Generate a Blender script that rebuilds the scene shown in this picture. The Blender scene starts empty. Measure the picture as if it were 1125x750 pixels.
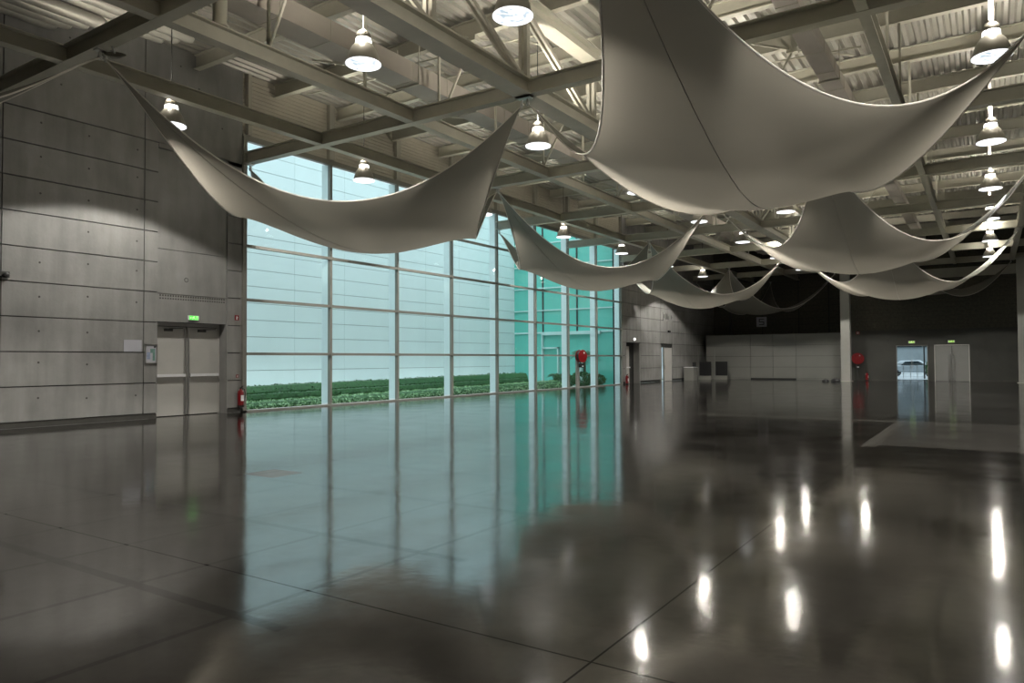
import bpy, math, random
import numpy as np
from mathutils import Vector, Matrix
random.seed(7); rng = np.random.default_rng(7)
S = bpy.context.scene
COL = S.collection
M = 3.547          # structural module along and across the hall
Y0 = 14.6          # start of the glazed bay
PI = math.pi

# ------------------------------------------------------------------ materials
def mat(name, col, rough=.6, metal=0.0, noise=0.0, nscale=3.0, bump=0.0, bscale=20.0, emis=None, estr=0.0,
        spec=.5, stretch=None, noise2=None):
    m = bpy.data.materials.new(name); m.use_nodes = True
    nt = m.node_tree; b = nt.nodes['Principled BSDF']
    b.inputs['Base Color'].default_value = (*col, 1)
    b.inputs['Roughness'].default_value = rough
    b.inputs['Metallic'].default_value = metal
    b.inputs['Specular IOR Level'].default_value = spec
    if noise > 0 or bump > 0:
        tc = nt.nodes.new('ShaderNodeTexCoord'); mp = nt.nodes.new('ShaderNodeMapping')
        nt.links.new(tc.outputs['Object'], mp.inputs[0])
        if stretch: mp.inputs['Scale'].default_value = stretch
    if noise > 0:
        n = nt.nodes.new('ShaderNodeTexNoise'); n.inputs['Scale'].default_value = nscale
        n.inputs['Detail'].default_value = 8; n.inputs['Roughness'].default_value = .62
        nt.links.new(mp.outputs[0], n.inputs['Vector'])
        r = nt.nodes.new('ShaderNodeValToRGB')
        r.color_ramp.elements[0].position = .3; r.color_ramp.elements[1].position = .7
        r.color_ramp.elements[0].color = (*[c*(1-noise) for c in col], 1)
        r.color_ramp.elements[1].color = (*[min(1, c*(1+noise)) for c in col], 1)
        nt.links.new(n.outputs['Fac'], r.inputs[0])
        out = r.outputs[0]
        if noise2:
            n2 = nt.nodes.new('ShaderNodeTexNoise'); n2.inputs['Scale'].default_value = noise2[0]
            n2.inputs['Detail'].default_value = 4
            mp2 = nt.nodes.new('ShaderNodeMapping'); mp2.inputs['Scale'].default_value = noise2[2]
            nt.links.new(tc.outputs['Object'], mp2.inputs[0]); nt.links.new(mp2.outputs[0], n2.inputs['Vector'])
            mr = nt.nodes.new('ShaderNodeMapRange'); mr.inputs[1].default_value = .3; mr.inputs[2].default_value = .7
            mr.inputs[3].default_value = 1-noise2[1]; mr.inputs[4].default_value = 1+noise2[1]
            nt.links.new(n2.outputs['Fac'], mr.inputs[0])
            mx = nt.nodes.new('ShaderNodeMix'); mx.data_type = 'RGBA'; mx.blend_type = 'MULTIPLY'; mx.inputs[0].default_value = 1
            nt.links.new(out, mx.inputs[6]); nt.links.new(mr.outputs[0], mx.inputs[7]); out = mx.outputs[2]
        nt.links.new(out, b.inputs['Base Color'])
    if bump > 0:
        n = nt.nodes.new('ShaderNodeTexNoise'); n.inputs['Scale'].default_value = bscale; n.inputs['Detail'].default_value = 5
        nt.links.new(mp.outputs[0], n.inputs['Vector'])
        bp = nt.nodes.new('ShaderNodeBump'); bp.inputs['Strength'].default_value = bump; bp.inputs['Distance'].default_value = .02
        nt.links.new(n.outputs['Fac'], bp.inputs['Height']); nt.links.new(bp.outputs[0], b.inputs['Normal'])
    if emis:
        b.inputs['Emission Color'].default_value = (*emis, 1); b.inputs['Emission Strength'].default_value = estr
    return m

CONC = mat('concrete', (.225, .221, .208), .75, noise=.16, nscale=.8, bump=.15, bscale=14, noise2=(1.0, .14, (3, 3, .35)))
CONC2 = mat('smooth_concrete', (.225, .221, .208), .7, noise=.14, nscale=.7, bump=.1, bscale=10, noise2=(1.2, .12, (2.5, 2.5, .5)))
DARKGAP = mat('dark_gap', (.03, .03, .027), .9, noise=.2, nscale=5)  # near-black colour of panel joints, backings and door gaps
HOLE = mat('tie_hole', (.07, .068, .06), .9, noise=.2, nscale=9)
PLINTH = mat('plinth', (.045, .043, .036), .7, noise=.2, nscale=4)
STEEL = mat('painted_steel', (.42, .405, .33), .5, noise=.07, nscale=2)
STEELD = mat('painted_steel_dull', (.36, .345, .285), .55, noise=.08, nscale=2)
DUCT = mat('duct_sheet', (.33, .30, .26), .5, noise=.06, nscale=1.5)
DECK = mat('roof_deck', (.34, .33, .285), .42, metal=.25, noise=.1, nscale=1.2)
CLAD = mat('beige_cladding', (.44, .41, .33), .55, noise=.06, nscale=2)
MULL = mat('mullion_aluminium', (.22, .215, .185), .45, metal=.2, noise=.04, nscale=5)
FIN = mat('white_fin', (.8, .86, .86), .5, noise=.03, nscale=3)
WHITEW = mat('white_facade', (.80, .84, .84), .55, noise=.03, nscale=.6)
WJOINT = mat('facade_joint', (.22, .26, .26), .8, noise=.1, nscale=5)
DOORM = mat('door_paint', (.43, .42, .385), .42, noise=.04, nscale=2)
STEELB = mat('brushed_steel', (.5, .5, .48), .3, metal=.9, noise=.05, nscale=20)
BLACK = mat('black_plastic', (.012, .012, .012), .45, noise=.2, nscale=8)
DARKMET = mat('dark_metal', (.06, .06, .055), .4, metal=.3, noise=.1, nscale=8)
RED = mat('red_paint', (.2, .006, .008), .35, noise=.1, nscale=8)
REDD = mat('red_drum', (.15, .01, .01), .35, noise=.15, nscale=15)
WHITE = mat('white_plastic', (.7, .7, .7), .5, noise=.03, nscale=5)
LILAC = mat('plaque_face', (.42, .42, .45), .5, noise=.03, nscale=3)
PARTI = mat('partition_panel', (.17, .17, .15), .5, noise=.05, nscale=.8)
PJOINT = mat('partition_joint', (.07, .07, .06), .8, noise=.1, nscale=4)
DARKW = mat('dark_block_wall', (.062, .058, .042), .85, noise=.3, nscale=6, bump=.4, bscale=12)
GREYW = mat('grey_render_wall', (.045, .045, .038), .8, noise=.14, nscale=.9, bump=.1, bscale=18)
DOORDIM = mat('door_paint_dimmed', (.22, .22, .205), .45, noise=.04, nscale=2)  # white door paint darkened to imitate dim light at the back wall
COLM = mat('column_paint', (.25, .245, .22), .5, noise=.05, nscale=2)
PLAST = mat('plasterboard', (.12, .115, .10), .8, noise=.08, nscale=1)
LEAF = mat('hedge_leaf', (.035, .105, .028), .5, noise=.45, nscale=9)
LEAF2 = mat('hedge_leaf_light', (.34, .50, .27), .5, noise=.4, nscale=8)
PALM = mat('palm_leaf', (.05, .13, .06), .5, noise=.3, nscale=6)
TRUNK = mat('palm_trunk', (.12, .09, .06), .8, noise=.3, nscale=12, bump=.4, bscale=30)
STREET = mat('street_paving', (.20, .215, .22), .8, noise=.15, nscale=1)
STREETW = mat('street_facade', (.20, .23, .24), .8, noise=.2, nscale=.4)
SOIL = mat('ground', (.42, .44, .38), .9, noise=.3, nscale=3)
PAVE = mat('pavement', (.55, .56, .55), .8, noise=.08, nscale=1)
TEAL = mat('green_facade_glass', (.14, .54, .45), .06, noise=.06, nscale=.5, spec=.9)
TEALF = mat('facade_rail', (.55, .72, .70), .4, noise=.03, nscale=3)
CARW = mat('car_paint', (.30, .33, .35), .25, noise=.02, nscale=2)
GLASSD = mat('dark_glass', (.02, .03, .035), .05, noise=.05, nscale=2, spec=.8)
HOUSING = mat('lamp_housing', (.30, .28, .235), .4, metal=.2, noise=.05, nscale=12)
CAPM = mat('lamp_cap', (.12, .11, .09), .4, metal=.3, noise=.05, nscale=12)
RODM = mat('lamp_rod', (.75, .72, .68), .4, noise=.03, nscale=8)
CORD = mat('lamp_cord', (.03, .03, .03), .6, noise=.1, nscale=8)
RIMM = mat('lamp_rim', (.8, .8, .82), .2, emis=(.95, .95, 1), estr=1.3, noise=.02, nscale=5)
EXITG = mat('exit_green', (.05, .5, .05), .4, emis=(.12, .85, .10), estr=1.0, noise=.02, nscale=5)
EXITW = mat('exit_white', (.8, .9, .7), .4, emis=(.45, 1, .3), estr=.8, noise=.02, nscale=5)
EXITY = mat('exit_dim_green', (.3, .5, .05), .4, emis=(.35, .55, .06), estr=.55, noise=.02, nscale=5)
SPILL = mat('safety_lamp', (.9, .9, .9), .4, emis=(1, 1, .95), estr=2.0, noise=.02, nscale=5)

def lens_mat():
    m = bpy.data.materials.new('lamp_lens'); m.use_nodes = True
    nt = m.node_tree; b = nt.nodes['Principled BSDF']
    tc = nt.nodes.new('ShaderNodeTexCoord'); n = nt.nodes.new('ShaderNodeTexNoise'); n.inputs['Scale'].default_value = 9
    nt.links.new(tc.outputs['Object'], n.inputs['Vector'])
    r = nt.nodes.new('ShaderNodeValToRGB')
    r.color_ramp.elements[0].position = .4; r.color_ramp.elements[1].position = .6
    r.color_ramp.elements[0].color = (.50, .62, .72, 1); r.color_ramp.elements[1].color = (1.9, 1.9, 1.95, 1)
    nt.links.new(n.outputs['Fac'], r.inputs[0]); nt.links.new(r.outputs[0], b.inputs['Emission Color'])
    b.inputs['Emission Strength'].default_value = 1.0; b.inputs['Base Color'].default_value = (.5, .5, .5, 1)
    b.inputs['Roughness'].default_value = .15
    return m
LENS = lens_mat()
COLLAR = mat('lamp_glow_collar', (.9, .88, .85), .3, emis=(1, .95, .88), estr=3.0, noise=.02, nscale=5)

def floor_mat():
    m = bpy.data.materials.new('polished_concrete_floor'); m.use_nodes = True
    nt = m.node_tree; N = nt.nodes; L = nt.links; b = N['Principled BSDF']
    tc = N.new('ShaderNodeTexCoord')
    def noise(scale, det, st=(1, 1, 1), rough=.6):
        mp = N.new('ShaderNodeMapping'); mp.inputs['Scale'].default_value = st
        L.new(tc.outputs['Object'], mp.inputs[0])
        n = N.new('ShaderNodeTexNoise'); n.inputs['Scale'].default_value = scale; n.inputs['Detail'].default_value = det
        n.inputs['Roughness'].default_value = rough
        L.new(mp.outputs[0], n.inputs['Vector']); return n.outputs['Fac']
    def math_(op, a, b_=None, c=None):
        n = N.new('ShaderNodeMath'); n.operation = op
        for i, v in enumerate((a, b_, c)):
            if v is None: continue
            if isinstance(v, (int, float)): n.inputs[i].default_value = v
            else: L.new(v, n.inputs[i])
        return n.outputs[0]
    sep = N.new('ShaderNodeSeparateXYZ'); L.new(tc.outputs['Object'], sep.inputs[0])
    X, Y = sep.outputs[0], sep.outputs[1]
    def line(c, off, pitch, w):      # 1 on the joint
        a = math_('SUBTRACT', c, off); a = math_('DIVIDE', a, pitch); a = math_('FRACT', a)
        a = math_('SUBTRACT', a, .5); a = math_('ABSOLUTE', a)
        return math_('GREATER_THAN', a, .5 - w/pitch/2)
    main = math_('MAXIMUM', line(X, 18.1, 7.1, .014), line(Y, 3.45, 7.1, .014))
    # finer saw cuts on the window side
    winside = math_('LESS_THAN', math_('ADD', X, math_('MULTIPLY', noise(.6, 2), .1)), 16.4)
    fine = math_('MULTIPLY', math_('MAXIMUM', line(X, .55, 1.18, .05), line(Y, 1.1, 1.77, .09)), winside)
    # patches and trench strips
    def box(x0, x1, y0, y1):
        return math_('MULTIPLY', math_('MULTIPLY', math_('GREATER_THAN', X, x0), math_('LESS_THAN', X, x1)),
                     math_('MULTIPLY', math_('GREATER_THAN', Y, y0), math_('LESS_THAN', Y, y1)))
    strip = math_('MAXIMUM', box(3, 17.9, 20.45, 20.85), box(17.9, 18.15, 14.5, 20.85))
    patch = box(17.9, 31, 14.9, 20.85)
    hatch = box(10.97, 11.62, 6.5, 7.05)
    base = N.new('ShaderNodeValToRGB'); base.color_ramp.elements[0].position = .32; base.color_ramp.elements[1].position = .68
    base.color_ramp.elements[0].color = (.007, .0062, .005, 1); base.color_ramp.elements[1].color = (.017, .0152, .0125, 1)
    L.new(noise(.45, 9, (1, 1, 1), .65), base.inputs[0])
    def mix(fac, c1, col, amt=1.0):
        x = N.new('ShaderNodeMix'); x.data_type = 'RGBA'
        f = math_('MULTIPLY', fac, amt); L.new(f, x.inputs[0]); L.new(c1, x.inputs[6]); x.inputs[7].default_value = (*col, 1)
        return x.outputs[2]
    c = base.outputs[0]
    c = mix(strip, c, (.12, .115, .10), .6)
    c = mix(patch, c, (.10, .095, .085), .5)
    c = mix(hatch, c, (.012, .012, .011), .9)
    sp = math_('GREATER_THAN', noise(5, 3), .72)
    c = mix(sp, c, (.02, .02, .018), .5)
    c = mix(fine, c, (.006, .006, .005), .8)
    c = mix(main, c, (.002, .002, .002), 1.0)
    L.new(c, b.inputs['Base Color'])
    # gloss: broad variation, joints dull
    rr = N.new('ShaderNodeMapRange'); rr.inputs[1].default_value = .3; rr.inputs[2].default_value = .75
    rr.inputs[3].default_value = .065; rr.inputs[4].default_value = .15
    L.new(noise(.9, 6, (1, 1, 1), .7), rr.inputs[0])
    ro = math_('ADD', rr.outputs[0], math_('MULTIPLY', hatch, .3))
    lum = math_('SUBTRACT', 1.0, math_('MINIMUM', math_('ADD', math_('MULTIPLY', main, .92), math_('MULTIPLY', fine, .55)), 1.0))
    wear = N.new('ShaderNodeMapRange'); wear.inputs[1].default_value = .35; wear.inputs[2].default_value = .65; wear.inputs[3].default_value = .55; wear.inputs[4].default_value = 1.1
    L.new(noise(1.6, 10, (1, 1, 1), .75), wear.inputs[0])
    lum = math_('MULTIPLY', lum, wear.outputs[0])
    L.new(math_('MULTIPLY', lum, .5), b.inputs['Specular IOR Level'])
    L.new(ro, b.inputs['Roughness'])
    b.inputs['IOR'].default_value = 2.25
    bp = N.new('ShaderNodeBump'); bp.inputs['Strength'].default_value = 1.0; bp.inputs['Distance'].default_value = .007
    h = math_('ADD', math_('MULTIPLY', noise(.55, 2), .8), math_('ADD', math_('MULTIPLY', noise(2.6, 3), .12), math_('MULTIPLY', noise(9, 2), .022)))
    L.new(h, bp.inputs['Height']); L.new(bp.outputs[0], b.inputs['Normal'])
    return m
FLOOR = floor_mat()

def glass_mat(name, tint, ior=1.45):
    m = bpy.data.materials.new(name); m.use_nodes = True
    nt = m.node_tree; nt.nodes.clear()
    o = nt.nodes.new('ShaderNodeOutputMaterial'); t = nt.nodes.new('ShaderNodeBsdfTransparent')
    g = nt.nodes.new('ShaderNodeBsdfGlossy'); mx = nt.nodes.new('ShaderNodeMixShader'); f = nt.nodes.new('ShaderNodeFresnel')
    t.inputs[0].default_value = (*tint, 1); g.inputs['Roughness'].default_value = .01; f.inputs[0].default_value = ior
    nt.links.new(f.outputs[0], mx.inputs[0]); nt.links.new(t.outputs[0], mx.inputs[1]); nt.links.new(g.outputs[0], mx.inputs[2])
    nt.links.new(mx.outputs[0], o.inputs[0]); return m
GLASS = glass_mat('tinted_glass', (.79, .93, .925))
GLASS2 = glass_mat('clear_glass', (.85, .93, .95))

def fabric_mat():
    m = bpy.data.materials.new('sail_fabric'); m.use_nodes = True
    nt = m.node_tree; nt.nodes.clear()
    o = nt.nodes.new('ShaderNodeOutputMaterial')
    d = nt.nodes.new('ShaderNodeBsdfDiffuse'); t = nt.nodes.new('ShaderNodeBsdfTranslucent'); g = nt.nodes.new('ShaderNodeBsdfGlossy')
    n = nt.nodes.new('ShaderNodeTexNoise'); n.inputs['Scale'].default_value = 1.3; n.inputs['Detail'].default_value = 4
    tc = nt.nodes.new('ShaderNodeTexCoord'); nt.links.new(tc.outputs['Object'], n.inputs['Vector'])
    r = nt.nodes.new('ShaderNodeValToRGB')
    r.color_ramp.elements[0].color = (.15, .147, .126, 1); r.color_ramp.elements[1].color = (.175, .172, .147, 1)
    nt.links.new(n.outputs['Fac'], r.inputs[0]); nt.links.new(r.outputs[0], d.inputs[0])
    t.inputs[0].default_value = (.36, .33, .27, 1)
    g.inputs[0].default_value = (.5, .5, .5, 1); g.inputs['Roughness'].default_value = .38
    a = nt.nodes.new('ShaderNodeMixShader'); a.inputs[0].default_value = .2
    nt.links.new(d.outputs[0], a.inputs[1]); nt.links.new(t.outputs[0], a.inputs[2])
    b = nt.nodes.new('ShaderNodeMixShader'); b.inputs[0].default_value = .06
    nt.links.new(a.outputs[0], b.inputs[1]); nt.links.new(g.outputs[0], b.inputs[2])
    nt.links.new(b.outputs[0], o.inputs[0]); return m
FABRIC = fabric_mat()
HEM = mat('sail_hem', (.55, .52, .46), .5, noise=.05, nscale=5)
SEAM = mat('sail_seam', (.20, .19, .165), .6, noise=.05, nscale=5)

# ------------------------------------------------------------------ mesh builder
class MB:
    def __init__(s): s.v = []; s.f = []; s.m = []; s.mats = []; s.sm = []
    def mi(s, m):
        if m not in s.mats: s.mats.append(m)
        return s.mats.index(m)
    def add(s, vs, fs, m, smooth=False):
        k = len(s.v); s.v += [tuple(v) for v in vs]; i = s.mi(m)
        for f in fs: s.f.append([k+j for j in f]); s.m.append(i); s.sm.append(smooth)
        return s
    def box(s, x0, x1, y0, y1, z0, z1, m):
        vs = [(x, y, z) for z in (z0, z1) for y in (y0, y1) for x in (x0, x1)]
        return s.add(vs, [(0, 2, 3, 1), (4, 5, 7, 6), (0, 1, 5, 4), (2, 6, 7, 3), (0, 4, 6, 2), (1, 3, 7, 5)], m)
    def bar(s, a, b, w, h, m, up=(0, 0, 1)):
        a = Vector(a); b = Vector(b); d = (b-a).normalized(); up = Vector(up)
        if abs(d.dot(up)) > .95: up = Vector((0, 1, 0))
        r = d.cross(up).normalized(); u = r.cross(d)
        vs = [p + r*sx*w/2 + u*sy*h/2 for p in (a, b) for sy in (-1, 1) for sx in (-1, 1)]
        return s.add(vs, [(0, 1, 3, 2), (4, 6, 7, 5), (0, 4, 5, 1), (2, 3, 7, 6), (0, 2, 6, 4), (1, 5, 7, 3)], m)
    def tube(s, pts, r, m, n=10, cap=True):
        pts = [Vector(p) for p in pts]; rings = []
        rs = r if isinstance(r, (list, tuple)) else [r]*len(pts)
        ref = None
        for i, p in enumerate(pts):
            d = (pts[min(i+1, len(pts)-1)] - pts[max(i-1, 0)]).normalized()
            if ref is None: ref = Vector((0, 0, 1)) if abs(d.z) < .9 else Vector((1, 0, 0))
            u = d.cross(ref).normalized(); w = u.cross(d)
            ref = w
            rings.append([p + (u*math.cos(2*PI*k/n) + w*math.sin(2*PI*k/n))*rs[i] for k in range(n)])
        vs = [v for R in rings for v in R]; fs = []
        for i in range(len(rings)-1):
            for k in range(n): fs.append((i*n+k, i*n+(k+1) % n, (i+1)*n+(k+1) % n, (i+1)*n+k))
        if cap: fs += [tuple(range(n))[::-1], tuple(range((len(rings)-1)*n, len(rings)*n))]
        return s.add(vs, fs, m, True)
    def lathe(s, prof, m, n=28, o=(0, 0, 0), axis='z', cap=True):
        vs = []
        for r, z in prof:
            for k in range(n):
                c, q = math.cos(2*PI*k/n)*r, math.sin(2*PI*k/n)*r
                p = (c, q, z) if axis == 'z' else ((z, c, q) if axis == 'x' else (c, z, q))
                vs.append((p[0]+o[0], p[1]+o[1], p[2]+o[2]))
        fs = []
        for i in range(len(prof)-1):
            for k in range(n): fs.append((i*n+k, i*n+(k+1) % n, (i+1)*n+(k+1) % n, (i+1)*n+k))
        if cap: fs += [tuple(range(n))[::-1], tuple(range((len(prof)-1)*n, len(prof)*n))]
        return s.add(vs, fs, m, True)
    def ibeam(s, a, b, w, h, t, m):
        """I-section from a to b; a,b give the middle of the bottom face."""
        a = Vector(a); b = Vector(b); z = Vector((0, 0, 1))
        s.bar(a+z*t/2, b+z*t/2, w, t, m); s.bar(a+z*(h-t/2), b+z*(h-t/2), w, t, m)
        s.bar(a+z*h/2, b+z*h/2, t*1.2, h-2*t, m); return s
    def build(s, name, parent=None, bevel=0, origin=None, recalc=True):
        me = bpy.data.meshes.new(name)
        vs = s.v
        if origin: vs = [(v[0]-origin[0], v[1]-origin[1], v[2]-origin[2]) for v in vs]
        me.from_pydata(vs, [], s.f)
        for m in s.mats: me.materials.append(m)
        me.polygons.foreach_set('material_index', s.m)
        me.polygons.foreach_set('use_smooth', s.sm)
        me.update()
        if recalc:
            import bmesh as _b
            bm = _b.new(); bm.from_mesh(me); _b.ops.recalc_face_normals(bm, faces=bm.faces); bm.to_mesh(me); bm.free()
        if any(s.sm):
            try: me.set_sharp_from_angle(angle=math.radians(38))
            except Exception: pass
        o = bpy.data.objects.new(name, me); COL.objects.link(o)
        if origin: o.location = origin
        if parent: o.parent = parent
        if bevel:
            md = o.modifiers.new('bevel', 'BEVEL'); md.width = bevel; md.segments = 2; md.limit_method = 'ANGLE'
        return o

def tag(o, label, cat, group=None, kind=None):
    o['label'] = label; o['category'] = cat
    if group: o['group'] = group
    if kind: o['kind'] = kind
    return o
def thing(name, label, cat, loc, group=None):
    o = bpy.data.objects.new(name, None); COL.objects.link(o); o.location = loc; o.empty_display_size = .2
    return tag(o, label, cat, group)
def struct(mb, name, parent=None, **k):
    o = mb.build(name, parent, **k)
    if parent is None: o['kind'] = 'structure'
    return o
def dup(root, loc):
    r = root.copy(); COL.objects.link(r); r.location = loc
    for ch in list(root.children):
        c = ch.copy(); COL.objects.link(c); c.parent = r
        for g in list(ch.children):
            d = g.copy(); COL.objects.link(d); d.parent = c
    return r

# ------------------------------------------------------------------ room shell
XR, YN, YF, ZR = 30.0, -8.0, 57.6, 11.0     # right wall, rear wall, far wall, deck height
PZ = [.15 + .867*k for k in range(0, 11)]   # horizontal joints of the concrete panels

b = MB(); b.box(0, XR, YN, 62, -.3, 0, FLOOR); b.box(-.45, 0, 11.65, 13.9, -.3, 0, FLOOR); b.box(-.5, 0, 43.75, 45.95, -.3, 0, FLOOR)
b.box(-.5, 0, 49.7, 52.05, -.3, 0, FLOOR)
struct(b, 'floor')

def hole(b, y, z, r=.028, x=0.0):
    n = 8; vs = [(x+.002, y+math.cos(2*PI*k/n)*r, z+math.sin(2*PI*k/n)*r) for k in range(n)]
    b.add(vs, [tuple(range(n))], HOLE)

def panels(b, y0, y1, ztop=7.95, x=0.0, z0=.15, zs=None, m=CONC, gap=.028):
    """concrete panels between joints, 4 cm thick in front of a dark backing"""
    js = [z for z in PZ if z0 - .01 <= z <= ztop + .01] if zs is None else zs
    for a, c in zip(js[:-1], js[1:]):
        b.box(x-.10, x, y0+gap/2, y1-gap/2, a+gap/2, c-gap/2, m)

# left concrete wall
b = MB()
b.box(-.60, -.09, YN, 11.65, 0, ZR, DARKGAP)
b.box(-.60, -.09, 14.0, 14.44, 0, ZR, DARKGAP)
b.box(-.60, -.12, 11.65, 13.9, 2.78, ZR, DARKGAP)
seg = [YN, -3.5, .5, 4.1, 7.69, 11.23]
for y0, y1 in zip(seg[:-1], seg[1:]):
    panels(b, y0, y1, 7.96); b.box(-.10, 0, y0+.014, y1-.014, 7.965+.0, ZR, CONC2)
    for z in PZ[:-1]:
        for fy in (.24, .57, .94):
            if z < 7.2 and random.random() < .85: hole(b, y0+(y1-y0)*fy, z+.55+random.uniform(-.05, .05))
panels(b, 11.23, 11.65, 7.96)
b.box(-.10, 0, 11.244, 14.44, 7.965, ZR, CONC2)
b.box(-.12, -.05, 11.65, 13.9, 4.9, 7.80, CONC2); b.box(-.12, -.05, 11.65, 13.9, 3.60, 4.885, CONC2)
b.box(-.12, -.05, 11.65, 13.9, 2.78, 3.585, CONC2)
b.box(-.12, 0, 11.65, 14.44, 7.82, 7.955, CONC2)
for k in range(27): b.box(-.05, -.046, 11.72+k*.08, 11.765+k*.08, 3.52, 3.57, HOLE); b.box(-.05, -.046, 11.72+k*.08, 11.765+k*.08, 3.44, 3.48, HOLE)
n = 16; b.add([(-.048, 12.55+math.cos(2*PI*k/n)*.07, 4.05+math.sin(2*PI*k/n)*.07) for k in range(n)], [tuple(range(n))], HOLE)
b.add([(-.046, 12.55+math.cos(2*PI*k/n)*.05, 4.05+math.sin(2*PI*k/n)*.05) for k in range(n)], [tuple(range(n))], CONC)
panels(b, 13.9, 14.44, 7.96)
for y, z in ((9.2, 10.1), (12.9, 9.9), (13.7, 8.9), (12.3, 10.4), (9.0, 8.8)): hole(b, y, z)
b.box(-.45, -.095, 13.9, 14.0, 0, ZR, CONC2)      # reveal of the doorway
b.box(-.101, 0, 13.9, 13.914, 0, 2.78, CONC2)
b.box(-.45, -.1, 11.55, 11.65, 0, 2.78, CONC2)
b.box(-.62, -.60, YN, 14.44, 0, ZR, DARKGAP)
struct(b, 'wall_left')
b = MB()
b.box(-.10, -.03, YN, 11.64, 0, .14, PLINTH); b.box(-.10, -.03, 13.95, 14.42, 0, .14, PLINTH)
struct(b, 'baseboard_left')

# far concrete portion of the same wall
b = MB()
b.box(-.60, -.09, 42.98, 43.75, 0, ZR, DARKGAP); b.box(-.60, -.09, 45.95, 49.7, 0, ZR, DARKGAP)
b.box(-.60, -.09, 52.05, 62.5, 0, ZR, DARKGAP)
b.box(-.60, -.09, 43.75, 45.95, 2.72, ZR, DARKGAP); b.box(-.60, -.09, 49.7, 52.05, 2.72, ZR, DARKGAP)
panels(b, 43.05, 43.75, 7.96); panels(b, 43.75, 46.1, 7.96, z0=2.7)
b.box(-.1, 0, 45.96, 46.09, .15, 2.72, CONC)
for y0, y1 in ((46.1, 49.7), (52.05, 54.6), (54.6, 58.2), (58.2, 62)):
    panels(b, y0, y1, 7.96)
panels(b, 49.7, 52.05, 7.96, z0=2.7)
for y0, y1 in ((43.05, 46.1), (46.1, 49.7), (49.7, 54.6), (54.6, 62)): b.box(-.1, 0, y0+.014, y1-.014, 7.965, ZR, CONC2)
for y in (44.0, 45.6, 47.3, 48.8, 52.6, 53.9, 56, 57.5):
    for z in (3.2, 4.9, 6.6): hole(b, y, z)
b.box(-.5, 0, 45.85, 45.95, 0, 2.72, CONC2); b.box(-.5, -.1, 52.05, 52.12, 0, 2.72, CONC2)
struct(b, 'wall_left_far')

# metal cladding above the glazing
b = MB()
b.box(-.30, -.10, 14.44, 43.05, 8.86, ZR, CLAD)
z = 8.95
while z < ZR-.12:
    b.box(-.10, -.065, 14.45, 43.04, z, z+.085, CLAD); z += .13
b.box(-.25, .02, 14.44, 43.05, 8.80, 8.93, MULL)
struct(b, 'wall_upper_cladding')
for i in range(0, 9):
    bb = MB(); bb.box(-.06, .10, Y0+i*M-.12+.1*(i == 0), Y0+i*M+.12-.12*(i == 8), 8.93, ZR, STEELD)
    struct(bb, 'trim_%d' % (i+1))

# ------------------------------------------------------------------ window wall
TR = [1.86, 3.595, 5.33, 7.065]
b = MB()
b.box(-.12, .06, 14.44, 14.58, 0, 8.86, MULL); b.box(-.12, .06, 42.94, 43.06, 0, 8.86, MULL)
b.box(-.12, .06, 14.44, 43.06, 0, .05, MULL); b.box(-.12, .04, 14.44, 43.06, 8.74, 8.86, MULL)
win = struct(b, 'window_1')
for i in range(1, 8):
    y = Y0+i*M; bb = MB(); bb.box(-.08, .06, y-.045, y+.045, .05, 8.74, MULL); bb.build('mullion', win)
for z in TR:
    bb = MB(); bb.box(-.06, .085, 14.58, 42.94, z-.045, z+.045, MULL)
    for i in range(1, 8): bb.box(.06, .10, Y0+i*M-.07, Y0+i*M+.07, z-.055, z+.055, MULL)
    bb.build('transom', win)
for i in range(1, 9):
    y = Y0+i*M-(.10 if i == 8 else 0); bb = MB(); bb.box(-.42, -.085, y-.03, y+.03, -.02, 8.8, FIN); bb.build('fin', win)
bb = MB()
for i in range(8):
    y0, y1 = Y0+i*M+.05, Y0+(i+1)*M-.05
    zz = [.06]+TR+[8.74]
    for a, c in zip(zz[:-1], zz[1:]):
        bb.add([(-.02, y0, a+.05), (-.02, y1, a+.05), (-.02, y1, c-.05), (-.02, y0, c-.05)], [(0, 1, 2, 3)], GLASS)
bb.build('pane', win, recalc=False)

# ------------------------------------------------------------------ other walls
b = MB()   # white partition is its own thing; here the back walls
b.box(-.5, 11.4, 62, 62.4, 0, ZR, DARKW)
for k in range(0, 14): b.box(0, 11.4, 61.985, 62, 3.9+k*.5, 3.92+k*.5, DARKGAP)
for x in (1.5, 4.1, 7.0, 9.3): b.box(x-.03, x+.03, 61.95, 62, 0, ZR, DARKGAP)
b.box(1.35, 1.55, 61.8, 62, 0, ZR, PLINTH)
b.box(11.2, 11.5, 57.7, 62, 0, ZR, DARKW)
GX0, GX1, DX0, DX1, DZ = 14.42, 16.38, 16.75, 18.82, 2.52
for x0, x1, z0, z1 in ((11.4, GX0, 0, 3.62), (GX0, GX1, DZ, 3.62), (GX1, DX0, 0, 3.62), (DX0, DX1, DZ, 3.62), (DX1, XR, 0, 3.62)):
    b.box(x0, x1, YF, YF+.3, z0, z1, GREYW)
b.box(11.4, XR, YF+.06, YF+.36, 3.62, ZR, DARKW)
for k in range(1, 24):
    b.box(11.4, XR, YF+.052, YF+.06, 3.62+k*.3, 3.632+k*.3, DARKGAP)
struct(b, 'wall_back')
b = MB(); b.box(11.9, GX0-.05, YF-.02, YF, 0, .12, PLINTH); b.box(DX1+.05, XR, YF-.02, YF, 0, .12, PLINTH); struct(b, 'baseboard_back')
b = MB(); b.box(12, XR, YF-.25, YF+.06, 7.15, 7.75, STEELD); b.box(12, XR, YF-.3, YF-.24, 7.1, 7.2, STEELD); struct(b, 'trim_10')
b = MB(); b.box(XR, XR+.3, YN, 58, 0, ZR, PLAST)
struct(b, 'wall_right')
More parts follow.
